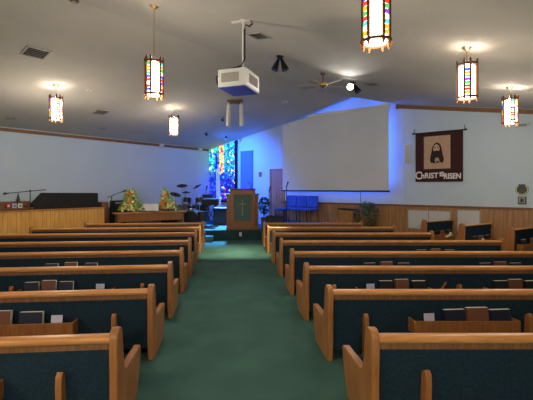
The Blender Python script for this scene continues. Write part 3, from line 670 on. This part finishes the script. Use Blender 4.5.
# amp beside it
v, Z = lw(119, .35); t = thing('amplifier', 'black amplifier cabinet behind the left flower arrangement', 'amplifier', RW(.30, v, PH), RL); hA = hz(200.5, Z) - PH
m = MB(); m.box((0, 0, hA / 2), (.42, .30, hA)); m.build('cabinet', 'black_cloth', t, bevel=.012)
m = MB(); m.box((0, -.155, hA * .45), (.36, .01, hA * .7)); m.build('grille', 'book_black', t)
m = MB(); m.box((0, -.16, hA - .07), (.36, .012, .05)); m.build('control_strip', 'grille_grey', t)
v, Z = lw(103, .3); t = thing('wooden_cabinet', 'small wooden cabinet right of the covered piano', 'cabinet', RW(.27, v, PH), RL); hA = hz(202, Z) - PH
m = MB(); m.box((0, 0, hA / 2), (.22, .34, hA)); m.build('body', 'oak_dark', t, bevel=.006)
m = MB(); m.box((0, -.175, hA * .5), (.18, .012, hA * .8)); m.build('door', 'oak_dark', t, bevel=.004)
# left edge clutter: bench with cards and a black cone
v, Z = lw(14, .45); hS = hz(204, Z)
t = thing('wooden_bench_top', 'brown wooden shelf table behind the partition at the left edge', 'table', RW(.24, v, PH), RL)
m = MB(); m.box((-.05, 0, hz(209, Z) - PH), (1.1, .35, .04)); m.build('top', 'oak_dark', t, bevel=.006)
for s in (-1, 1):
    for q in (-1, 1): m = MB(); m.box((-.05 + s * .5, q * .13, (hz(209, Z) - PH) / 2 - .01), (.05, .05, hz(209, Z) - PH - .02)); m.build('leg', 'oak_dark', t)
zt0 = hz(209, Z) + .02
m = MB(); m.box((-.05, .16, zt0 - PH + .09), (1.1, .03, .16)); m.build('upstand', 'oak_dark', t)
for px, mt, cn in ((8.2, 'red_plastic', 'red'), (14.2, 'flag_white', 'white'), (20, 'page_white', 'white')):
    v2, Z3 = lw(px, .28); t = thing('upright_box', '%s box standing on the brown shelf behind the partition%s' % (cn, {8.2: '', 14.2: ', beside the red one', 20: ', right of the other two'}[px]), 'box', RW(.28, v2, zt0), RL, 'boxes behind the partition')
    hB_ = hz(203.6, Z3) - zt0
    m = MB(); m.box((0, 0, hB_ / 2), (.10, .06, hB_)); m.build('carton', mt, t, bevel=.004)
    m = MB(); m.box((0, -.032, hB_ * .5), (.05, .004, hB_ * .5)); m.build('front_panel', 'blue_panel' if cn == 'white' else 'flag_white', t)
v2, Z3 = lw(18.2, .18)
t = thing('black_cone_stand', 'slim black cone-shaped object standing behind the boxes at the left edge', 'cone', RW(.18, v2, zt0), RL)
zc1 = hz(202, Z3) - zt0; zc2 = hz(193, Z3) - zt0
m = MB(); m.cyl((0, 0, max(.01, zc1)), (0, 0, zc2), .05, .008, 16); m.build('cone', 'black_plastic', t, True)
m = MB(); m.cyl((0, 0, 0), (0, 0, max(.02, zc1)), .03, .03, 12); m.build('foot', 'oak_dark', t)

# ---------------------------------------------------------------- communion table
a = at(114.5, 213.5, 11.5); b = at(187, 210.6, 12.7); HT = .885; dv = Vector((b.x - a.x, b.y - a.y)); LT = dv.length; rzT = math.atan2(dv.y, dv.x)
t = thing('communion_table', 'long oak communion table carrying flowers and an open book', 'table', (a.x, a.y, 0), rzT); TBL = t
DT = .46
m = MB(); m.box((LT / 2, DT / 2, HT - .02), (LT, DT, .04)); m.build('tabletop', 'oak_table', t, bevel=.008)
m = MB(); m.box((LT / 2, .05, HT - .16), (LT - .22, .03, .24)); m.box((LT / 2, DT - .05, HT - .16), (LT - .22, .03, .24)); m.build('apron', 'oak_rack', t)
for x in (.13, LT - .13):
    for y in (.07, DT - .07): m = MB(); m.box((x, y, (HT - .04) / 2), (.08, .08, HT - .04)); m.build('leg', 'oak_dark', t, bevel=.008)
def on_table(px, dy): # position on the table seen at px
    best = None
    for k in range(200):
        x = LT * k / 200; p = Vector((a.x, a.y)) + Matrix.Rotation(rzT, 2) @ Vector((x, dy))
        Xc = p.x * c_ - p.y * s_; Z = p.x * s_ + p.y * c_; q = abs(266.5 + F * Xc / Z - px)
        if best is None or q < best[0]: best = (q, p, Z)
    return Vector((best[1].x, best[1].y, HT)), best[2]
def leaf(m, p, d, l, w):
    d = Vector(d).normalized(); s = d.cross(Vector((random.uniform(-.3, .3), random.uniform(-.3, .3), 1))).normalized() * w / 2; n = s.cross(d).normalized() * w * .25; p = Vector(p)
    m.add([p, p + d * l * .45 + s + n, p + d * l, p + d * l * .45 - s + n, p + d * l * .5], [(0, 4, 1), (1, 4, 2), (2, 4, 3), (3, 4, 0)])
def bloom(m, p, r, n=7):
    d = Vector((random.uniform(-.6, .6), -1, random.uniform(-.2, .8))).normalized(); a1 = d.orthogonal().normalized(); b1 = d.cross(a1)
    for k in range(n):
        t = 2 * PI * k / n; e = (a1 * math.cos(t) + b1 * math.sin(t)); e2 = (a1 * math.cos(t + .5) + b1 * math.sin(t + .5)); e3 = (a1 * math.cos(t - .5) + b1 * math.sin(t - .5))
        m.add([Vector(p), Vector(p) + e2 * r * .7 + d * r * .25, Vector(p) + e * r + d * r * .35, Vector(p) + e3 * r * .7 + d * r * .25], [(0, 1, 2, 3)])
    m.ball(p, r * .25, n=6)
def flowers(px, top_px, wid, lab, skew):
    p, Z = on_table(px, .27); hh = hz(top_px, Z) - HT; t = thing('flower_arrangement', lab, 'flowers', p, -YAW, 'flower arrangements on the communion table')
    m = MB(); m.lathe([(.09, 0), (.12, .05), (.13, .09), (.11, .09)]); m.build('basket', 'terracotta', t, True)
    def pos(big=1):
        z = random.random() ** 1.4; r = wid * (1 - z * .75) * random.uniform(.15, 1) ** .6 * big; a = random.uniform(0, 2 * PI)
        return Vector((r * math.cos(a) + skew * (1 - z) * .7 * random.random(), min(r * .45 * math.sin(a), .22), .06 + z * (hh - .06)))
    for nm, mt, n, l, w in (('lime_leaves', 'leaf_lime', 330, .12, .06), ('green_leaves', 'petal_green', 150, .11, .055), ('dark_leaves', 'leaf_mid', 70, .12, .05)):
        m = MB()
        for _ in range(n): q = pos(); leaf(m, q, (q.x * 2 + random.uniform(-.1, .1), random.uniform(-.2, .1), random.uniform(-.05, .25)), l * random.uniform(.6, 1.2), w)
        o = m.build(nm, mt, t)
    for nm, mt, n, r in (('cream_blooms', 'petal_cream', 34, .05), ('orange_blooms', 'petal_orange', 14, .06), ('red_blooms', 'petal_red', 4, .05)):
        m = MB()
        for _ in range(n):
            q = pos(.9); q.y = -abs(q.y) - .03
            if nm != 'cream_blooms': q.x = random.uniform(-.09, .09); q.z = random.choice((random.uniform(.18, .36), random.uniform(.5, .62) * (hh / .7)))
            bloom(m, q, r)
        m.build(nm, mt, t)
    return t
flowers(131, 190.5, .38, 'tall cream and green flower arrangement with an orange centre, left end of the communion table', .05)
flowers(164.5, 191, .24, 'cream and green flower arrangement trailing right, right of the open book', .42)
p, Z = on_table(148.5, .03)
t = thing('open_bible', 'large open white-paged book on a low stand between the flower arrangements', 'book', p, rzT - .35)
m = MB(); m.prism([(0, 0), (.26, 0), (.24, .20), (.22, .20), (.02, .02)], lambda y, z, x: Vector((x, y, z)), -.20, .20); m.build('stand', 'oak_dark', t)
m = MB(); pp = [(-.29, .012), (-.20, .03), (-.09, .034), (-.0, .012), (.09, .034), (.20, .03), (.29, .012), (.29, 0), (-.29, 0)]
ca, sa = math.cos(.68), math.sin(.68)
m.prism(pp, lambda x, n, s: Vector((x, s * ca - n * sa, .03 + s * sa + n * ca)), .0, .32); m.build('pages', 'page_white', t, True)
m = MB(); m.prism([(-.30, -.008), (.30, -.008), (.30, 0), (-.30, 0)], lambda x, n, s: Vector((x, s * ca - n * sa, .03 + s * sa + n * ca)), -.01, .31); m.build('cover', 'book_black', t)

# ---------------------------------------------------------------- pulpit
ZP = 12.12; xl = at(225.6, 0, ZP); xr = at(259.6, 0, ZP); ctr = (xl + xr) / 2; wP = (xr - xl).length
t = thing('pulpit', 'oak pulpit with stepped shoulders and a green panel bearing a cross', 'pulpit', (ctr.x, ctr.y + .05, PH), -YAW * .3)
hp = hz(189.6, ZP) - PH; hs = hz(194.6, ZP) - PH; wc = 25.5 * ZP / F
m = MB(); m.box((0, .25, hp / 2), (wc, .50, hp)); m.build('body', 'oak_pulpit', t, bevel=.01)
m = MB()
for s in (-1, 1): m = MB(); m.box((s * (wc / 2 + (wP - wc) / 4 - .015), .27, hs / 2), ((wP - wc) / 2 - .03, .42, hs)); m.build('side_wing', 'oak_pulpit', t, bevel=.008)
m = MB(); m.box((0, .23, hp + .015), (wc + .04, .56, .03))
for s in (-1, 1): m.box((s * (wc / 2 + (wP - wc) / 4 + .01), .26, hs + .012), ((wP - wc) / 2, .46, .024))
m.build('top_moulding', 'oak_dark', t, bevel=.008)
m = MB(); m.box((0, .22, .04), (wP - .04, .58, .08)); m.build('plinth', 'oak_pulpit', t, bevel=.01)
zc0 = hz(194.8, ZP) - PH; zc1 = hz(220.6, ZP) - PH; wg = 16.8 * ZP / F; zm = (zc0 + zc1) / 2
m = MB(); m.box((0, -.006, zm), (wg, .012, zc0 - zc1)); m.build('green_panel', 'pulpit_cloth', t)
m = MB()
for s in (-1, 1): m.box((s * (wg / 2 + .012), -.014, zm), (.026, .03, zc0 - zc1 + .05)); m.box((0, -.014, zm + s * ((zc0 - zc1) / 2 + .012)), (wg, .03, .026))
m.build('panel_frame', 'oak_pulpit', t, bevel=.004)
m = MB(); m.box((0, -.018, zm), (.035, .014, (zc0 - zc1) * .62)); m.box((0, -.018, zm + (zc0 - zc1) * .14), (wg * .42, .014, .035)); m.build('cross', 'cross_gold', t, bevel=.003)
pm = thing('gooseneck_microphone', 'thin black gooseneck microphone rising from the pulpit top', 'microphone', (ctr.x + .28, ctr.y + .2, PH + hp + .03))
m = MB(); m.lathe([(.03, 0), (.03, .012), (.012, .02)]); m.build('base', 'black_metal', pm, True)
m = MB(); m.tube([(0, 0, .01), (0, 0, .10), (-.03, 0, .16), (-.07, -.01, .19)], .007); m.build('neck', 'black_metal', pm, True)
m = MB(); m.cyl((-.07, -.01, .19), (-.12, -.02, .21), .013, .017, 10); m.build('capsule', 'black_plastic', pm, True)

# ---------------------------------------------------------------- stage furniture right of the pulpit
def chair(label, loc, rz):
    t = thing('padded_chair', label, 'chair', loc, rz, 'blue chairs on the stage')
    m = MB(); m.box((0, 0, .415), (.42, .46, .07)); m.build('seat', 'blue_fabric', t, bevel=.025, seg=3)
    bk_ = MB(); rm = Matrix.Rotation(-.14, 3, 'X'); bk_.box((0, .235, .66), (.40, .055, .38), rot=rm); bk_.build('backrest', 'blue_fabric', t, bevel=.025, seg=3)
    for sx in (-1, 1):
        m = MB(); m.cyl((sx * .20, -.19, .39), (sx * .22, -.21, 0), .012); m.build('leg', 'black_metal', t, True)
        m = MB(); m.cyl((sx * .20, .18, .39), (sx * .22, .23, 0), .012); m.build('leg', 'black_metal', t, True)
        m = MB(); m.tube([(sx * .18, .19, .38), (sx * .18, .23, .55), (sx * .18, .27, .80)], .011); m.build('back_upright', 'black_metal', t, True)
    return t
for px, lab in ((287, 'blue padded chair nearest the door, one of three in a row'), (297.3, 'blue padded chair in the middle of the row of three'), (308.2, 'blue padded chair at the right end of the row of three')):
    u, Z = gw(px, .55); chair(lab, RW(u, .52, .55), RG)
t = thing('stool', 'low blue padded stool in front of the brown door', 'stool', at(279.8, 222, 12.75).xy.to_3d() + Vector((0, 0, PH)), 0)
zs_ = hz(209, 12.9) - PH
m = MB(); m.box((0, 0, zs_ - .03), (.36, .34, .06)); m.build('seat', 'blue_fabric', t, bevel=.02)
for sx in (-1, 1):
    for sy in (-1, 1): m = MB(); m.cyl((sx * .14, sy * .13, zs_ - .05), (sx * .16, sy * .15, 0), .012); m.build('leg', 'black_metal', t, True)
t = thing('stage_monitor', 'black box monitor speaker on the stage right of the pulpit', 'speaker', at(275, 222, 12.35).xy.to_3d() + Vector((0, 0, PH)), -YAW); hm = hz(216, 12.3) - PH
m = MB(); m.prism([(-.20, 0), (.2, 0), (.2, hm), (-.08, hm), (-.2, .12)], lambda y, z, x: Vector((x, y, z)), -.29, .29); m.build('cabinet', 'black_cloth', t, bevel=.01)
m = MB(); m.box((0, -.15, hm * .6), (.5, .01, .2), rot=Matrix.Rotation(-.4, 3, 'X')); m.build('grille', 'book_black', t)
p = at(286, 222, 12.35); mic_stand('straight black microphone stand left of the blue chairs', (p.x + .02, p.y, PH), hz(186.5, 12.2) - PH, None, None, 0)
p = at(269, 222, 13.5); mic_stand('black microphone stand behind the monitor speaker, before the door', (p.x, p.y, PH), hz(191, 13.0) - PH, None, None, 0)
def bush(name, label, loc, rx, ry, z0, z1, n, mts, potr, poth, stand=0, droop=.3):
    t = thing(name, label, 'plant', loc)
    m = MB(); m.lathe([(potr * .75, stand), (potr, stand + poth), (potr * .9, stand + poth)]); m.build('pot', 'terracotta', t, True)
    for j, mt in enumerate(mts):
        m = MB()
        for _ in range(n // len(mts)):
            a = random.uniform(0, 2 * PI); w = random.uniform(-1, 1); r = math.sqrt(max(0, 1 - w * w)) * random.uniform(.5, 1)
            p = Vector((rx * r * math.cos(a), ry * r * math.sin(a), (z0 + z1) / 2 + (z1 - z0) / 2 * w))
            leaf(m, p, (math.cos(a) + random.uniform(-.6, .6), math.sin(a) + random.uniform(-.6, .6), random.uniform(-droop - .6, .4)), random.uniform(.07, .12), .045)
        m.build('foliage', mt, t)
    m = MB()
    for k in range(9):
        a = k * 2.4; m.tube([(0, 0, stand + poth * .8), (rx * .3 * math.cos(a), ry * .3 * math.sin(a), (stand + poth + z1) / 2), (rx * .6 * math.cos(a), ry * .6 * math.sin(a), z1 - .12 * (k % 3))], .006, 6)
    m.build('stems', 'leaf_dark', t)
    return t
p = at(264, 222, 13.3); bush('potted_bush', 'dark green potted bush on the stage just right of the pulpit', (p.x, p.y, PH), .17, .17, .45, hz(197.5, 13.3) - PH, 460, ['leaf_dark'], .12, .3)
# plant stand with ivy in front of the panelled wall
Zt = 11.1; p = at(367, 222, Zt)
t2 = thing('plant_stand', 'dark wooden plant stand beneath the trailing ivy', 'stand', (p.x, p.y, 0), RG)
m = MB(); m.box((0, 0, .60), (.34, .34, .03)); m.build('top', 'oak_dark', t2)
for sx in (-1, 1):
    for sy in (-1, 1): m = MB(); m.box((sx * .13, sy * .13, .2925), (.035, .035, .585)); m.build('leg', 'oak_dark', t2)
bush('trailing_ivy', 'large bushy green ivy with trailing leaves before the wood panelling', (p.x, p.y, .615), .36, .24, -.12, hz(202.5, Zt) - .615, 420, ['leaf_dark', 'leaf_mid', 'leaf_dark'], .13, .2, 0, .7)
p = at(347.5, 222, 11.62); ht = hz(209.3, 11.2)
t = thing('side_table', 'narrow wooden side table with a dark top left of the ivy', 'table', (p.x, p.y, 0), RG)
m = MB(); m.box((0, 0, ht - .015), (.52, .26, .03)); m.build('tabletop', 'hair_dark', t)
m = MB(); m.box((0, .0, ht * .5), (.46, .22, ht - .1)); m.build('cabinet', 'wood_panelling', t)
# ---------------------------------------------------------------- drums and clutter left of the pulpit
def cymbal(px, py, Z, r, tilt, lab):
    p = at(px, py, Z); t = thing('cymbal_stand', lab, 'cymbal', (p.x, p.y, PH), 0, 'cymbals of the drum kit'); hh = p.z - PH
    m = MB()
    for k in range(3): a = 2 * PI * k / 3; m.cyl((0, 0, .3), (.24 * math.cos(a), .24 * math.sin(a), .01), .009)
    m.cyl((0, 0, .2), (0, 0, hh + .03), .011); m.build('stand', 'chrome', t, True)
    rm = Matrix.Rotation(tilt[0], 3, 'X') @ Matrix.Rotation(tilt[1], 3, 'Y')
    m = MB(); m.lathe([(r, -.01), (r * .6, .008), (r * .25, .016), (r * .18, .04), (.01, .045)], (0, 0, hh), 24, rm); m.build('cymbal', 'cymbal_metal', t, True)
cymbal(182, 185.5, 13.5, .19, (.35, 0), 'highest round cymbal of the drum kit'); cymbal(197, 186.3, 14.1, .17, (.3, -.5), 'tilted cymbal right of the highest one')
cymbal(175.5, 194.2, 13.5, .20, (.35, .25), 'low cymbal directly right of the flowers'); cymbal(186, 192.3, 14.1, .16, (.2, 0), 'small flat cymbal below the highest one')
def drum(name, label, p, r, l, axis, mt='book_black', tom=()):
    t = thing(name, label, 'drum', p, 0, 'drums of the kit'); ax = Vector(axis).normalized(); c0 = Vector((0, 0, tom[0] if tom else r + .02))
    m = MB(); m.cyl(c0 - ax * l / 2, c0 + ax * l / 2, r, r, 24); m.build('shell', mt, t, True)
    for s in (-1, 1): m = MB(); m.cyl(c0 + ax * s * (l / 2 - .01), c0 + ax * s * (l / 2 + .012), r + .012, r + .012, 24); m.build('hoop', 'chrome', t, True)
    m = MB(); m.cyl(c0 - ax * (l / 2 + .013), c0 - ax * (l / 2 + .018), r - .015, r - .015, 24); m.build('drumhead', 'book_black' if not tom else 'cloth_grey', t)
    m = MB()
    if tom:
        for k in range(3): a = 2 * PI * k / 3; m.cyl((0, 0, .25), (.2 * math.cos(a), .2 * math.sin(a), .01), .01)
        m.cyl((0, 0, .2), (0, 0, tom[0] - l / 2), .012)
    else:
        for s in (-1, 1): m.cyl((s * r * .7, 0, r * .6), (s * r * 1.05, 0, .01), .012)
    m.build('stand', 'chrome', t, True)
P_ = lambda px, Z: (at(px, 0, Z).x, at(px, 0, Z).y, PH)
drum('bass_drum', 'dark bass drum standing on its side right of the communion table', P_(193, 13.2), .27, .38, (.3, 1, 0))
drum('tom_drum', 'dark tom drum above the bass drum, left one', P_(187, 13.65), .14, .2, (.1, .3, 1), tom=(.86,)); drum('tom_drum', 'dark tom drum above the bass drum, right one', P_(199.5, 13.6), .14, .2, (-.1, .3, 1), tom=(.86,))
drum('floor_tom', 'dark floor tom right of the bass drum', P_(202.5, 12.9), .17, .34, (0, 0, 1), tom=(.36,)); drum('snare_drum', 'snare drum behind the bass drum', P_(191, 14.0), .17, .13, (0, .1, 1), tom=(.62,))
for px, Z, w_, h_, lab in ((201, 14.8, .4, .75, 'tall black equipment case behind the drums, left of the stained window'), (170, 13.5, .55, .55, 'black equipment case behind the right flower arrangement')):
    t = thing('equipment_case', lab, 'case', P_(px, Z), -YAW)
    m = MB(); m.box((0, 0, h_ / 2), (w_, .35, h_)); m.build('case_body', 'black_cloth', t, bevel=.01)
    m = MB(); m.box((0, 0, h_ * .7), (w_ + .01, .36, .02)); m.build('metal_edge', 'black_metal', t)
# music stand / draped keyboard
p = P_(211, 13.0); t = thing('draped_keyboard', 'keyboard on a stand draped with black cloth before the stained window', 'keyboard', p, -YAW); hk = hz(198.5, 13) - PH
m = MB(); m.box((0, 0, hk - .06), (.52, .34, .12)); m.prism([(-.27, hk - .02), (.27, hk - .02), (.30, hk - .20), (.18, hk - .28), (.1, hk - .2), (-.06, hk - .27), (-.20, hk - .20), (-.31, hk - .25)], lambda x, z, y: Vector((x, y, z)), -.20, -.17); m.build('cloth', 'black_cloth', t, bevel=.01)
m = MB()
for s in (-1, 1): m.cyl((s * .2, -.1, hk - .1), (-s * .2, .1, .012), .013)
for y in (-.1, .1): m.cyl((-.25, y, .015), (.25, y, .015), .013)
m.build('stand', 'black_metal', t, True)
p = P_(206, 13.9); mic_stand('black microphone stand in front of the stained window, left of the draped keyboard', p, hz(190, 13.9) - PH, None, None, 0)
p = P_(220.5, 13.6); t = thing('guitar_amplifier', 'black amplifier with a pale top edge left of the pulpit', 'amplifier', p, -YAW); hk = hz(208, 13.6) - PH
m = MB(); m.box((0, 0, hk / 2 - .01), (.48, .28, hk - .02)); m.build('cabinet', 'black_cloth', t, bevel=.01)
m = MB(); m.box((0, 0, hk), (.48, .28, .03)); m.build('top_trim', 'cloth_grey', t)
m = MB(); m.box((0, -.145, hk * .45), (.42, .01, hk * .7)); m.build('grille', 'vent_dark', t)
p = P_(200, 12.7); t = thing('music_stand', 'black music stand among the drums', 'music stand', P_(207.5, 14.3), -YAW)
m = MB(); m.cyl((0, 0, .03), (0, 0, .85), .011)
for k in range(3): a = 2 * PI * k / 3; m.cyl((0, 0, .25), (.22 * math.cos(a), .22 * math.sin(a), .01), .009)
m.build('pole', 'black_metal', t, True); m = MB(); m.box((0, 0, .95), (.42, .02, .28), rot=Matrix.Rotation(-.35, 3, 'X')); m.build('desk', 'black_metal', t)
# drummer's throne
t = thing('drum_throne', 'round black drum stool behind the bass drum', 'stool', P_(193, 14.8), 0)
m = MB(); m.lathe([(.02, .46), (.16, .46), (.17, .50), (.14, .55), (.02, .56)]); m.build('seat', 'black_cloth', t, True)
m = MB(); m.cyl((0, 0, .1), (0, 0, .47), .014)
for k in range(3): a = 2 * PI * k / 3; m.cyl((0, 0, .25), (.2 * math.cos(a), .2 * math.sin(a), .01), .01)
m.build('stand', 'chrome', t, True)
# flag
p = P_(218, 14.0); t = thing('flag', 'white flag with a dark blue corner draped on a pole before the stained window', 'flag', p, -YAW)
hf = hz(152, 14.0) - PH
m = MB(); m.cyl((-.02, 0, 0), (-.02, 0, hf), .013); m.ball((-.02, 0, hf), .03); m.lathe([(.15, 0), (.15, .02), (.05, .05), (.02, .07)], (-.02, 0, 0)); m.build('pole', 'brass', t, True)
def drape(za, zb, wa, wb, nm, mt, x0=-.04):
    m = MB(); n = 14; vs = []; 
    for j in range(9):
        f = j / 8; z = za + (zb - za) * f; w = wa + (wb - wa) * f
        for i in range(n + 1): g = i / n; vs.append(Vector((x0 + w * g, -.03 + .03 * math.sin(g * 16 + f), z)))
    m.add(vs, [(j * (n + 1) + i, j * (n + 1) + i + 1, (j + 1) * (n + 1) + i + 1, (j + 1) * (n + 1) + i) for j in range(8) for i in range(n)])
    o = m.build(nm, mt, t, True); sd = o.modifiers.new('s', 'SOLIDIFY'); sd.thickness = .006
drape(hf - .06, hf - .62, .06, .12, 'blue_corner', 'flag_blue', -.10); drape(hf - .45, .25, .08, .20, 'white_cloth', 'flag_white', -.06)

# ---------------------------------------------------------------- stage lights (real fixtures)
def par(loc, target, power, col, lab, size=1.6, blend=.8, floor=False):
    loc = Vector(loc); d = (Vector(target) - loc).normalized(); t = thing('stage_light', lab, 'stage light', loc, 0, 'blue stage lights')
    m = MB(); m.cyl(-d * .08, d * .01, .03, .04, 16); m.build('can', 'black_metal', t, True)
    m = MB(); m.cyl(d * .008, d * .014, .034, .034, 16); m.build('lens', 'par_lens', t)
    m = MB(); m.cyl(-d * .05, (0, 0, PH - loc.z if floor else ceil_h(loc.x, loc.y) - loc.z), .010); m.build('hanger', 'black_metal', t, True)
    l = lamp('beam', 'SPOT', d * .04, power, col, t, spot_size=size, spot_blend=blend, shadow_soft_size=.08); l.rotation_euler = d.to_track_quat('-Z', 'Y').to_euler()
BL = (.02, .15, 1)
p = RW(2.0, 1.9); par((p.x, p.y, ceil_h(p.x, p.y) - .12), RW(2.1, 0, 2.1), 330, (.012, .13, 1), 'small blue stage light on the ceiling aimed at the wall panel', 1.9, .9)
p = at(226, 0, 14.0); p.z = ceil_h(p.x, p.y) - .12; par(p, (-.40, 12.7, PH), 1700, (.12, .42, 1), 'small blue stage light on the ceiling before the stained window', .85)
p = RW(3.55, 2.6); par((p.x, p.y, ceil_h(p.x, p.y) - .14), RW(4.9, .6, .95), 170, BL, 'small blue stage light on the ceiling aimed at the three chairs', .42, .5)

# ---------------------------------------------------------------- world, camera
w = bpy.data.worlds.new('World'); bpy.context.scene.world = w; w.use_nodes = True
w.node_tree.nodes['Background'].inputs[0].default_value = (.5, .6, .8, 1); w.node_tree.nodes['Background'].inputs[1].default_value = .3
cam = bpy.data.cameras.new('camera'); co = bpy.data.objects.new('camera', cam); COL.objects.link(co)
co.location = (0, 0, H); co.rotation_euler = (PI / 2, 0, -YAW); cam.sensor_width = 36; cam.lens = 36 * F / 533; cam.shift_y = -12 / 533; cam.clip_start = .02
sc = bpy.context.scene; sc.camera = co
sc.view_settings.view_transform = 'Standard'; sc.view_settings.look = 'None'; sc.view_settings.gamma = 1; sc.view_settings.exposure = 1.53
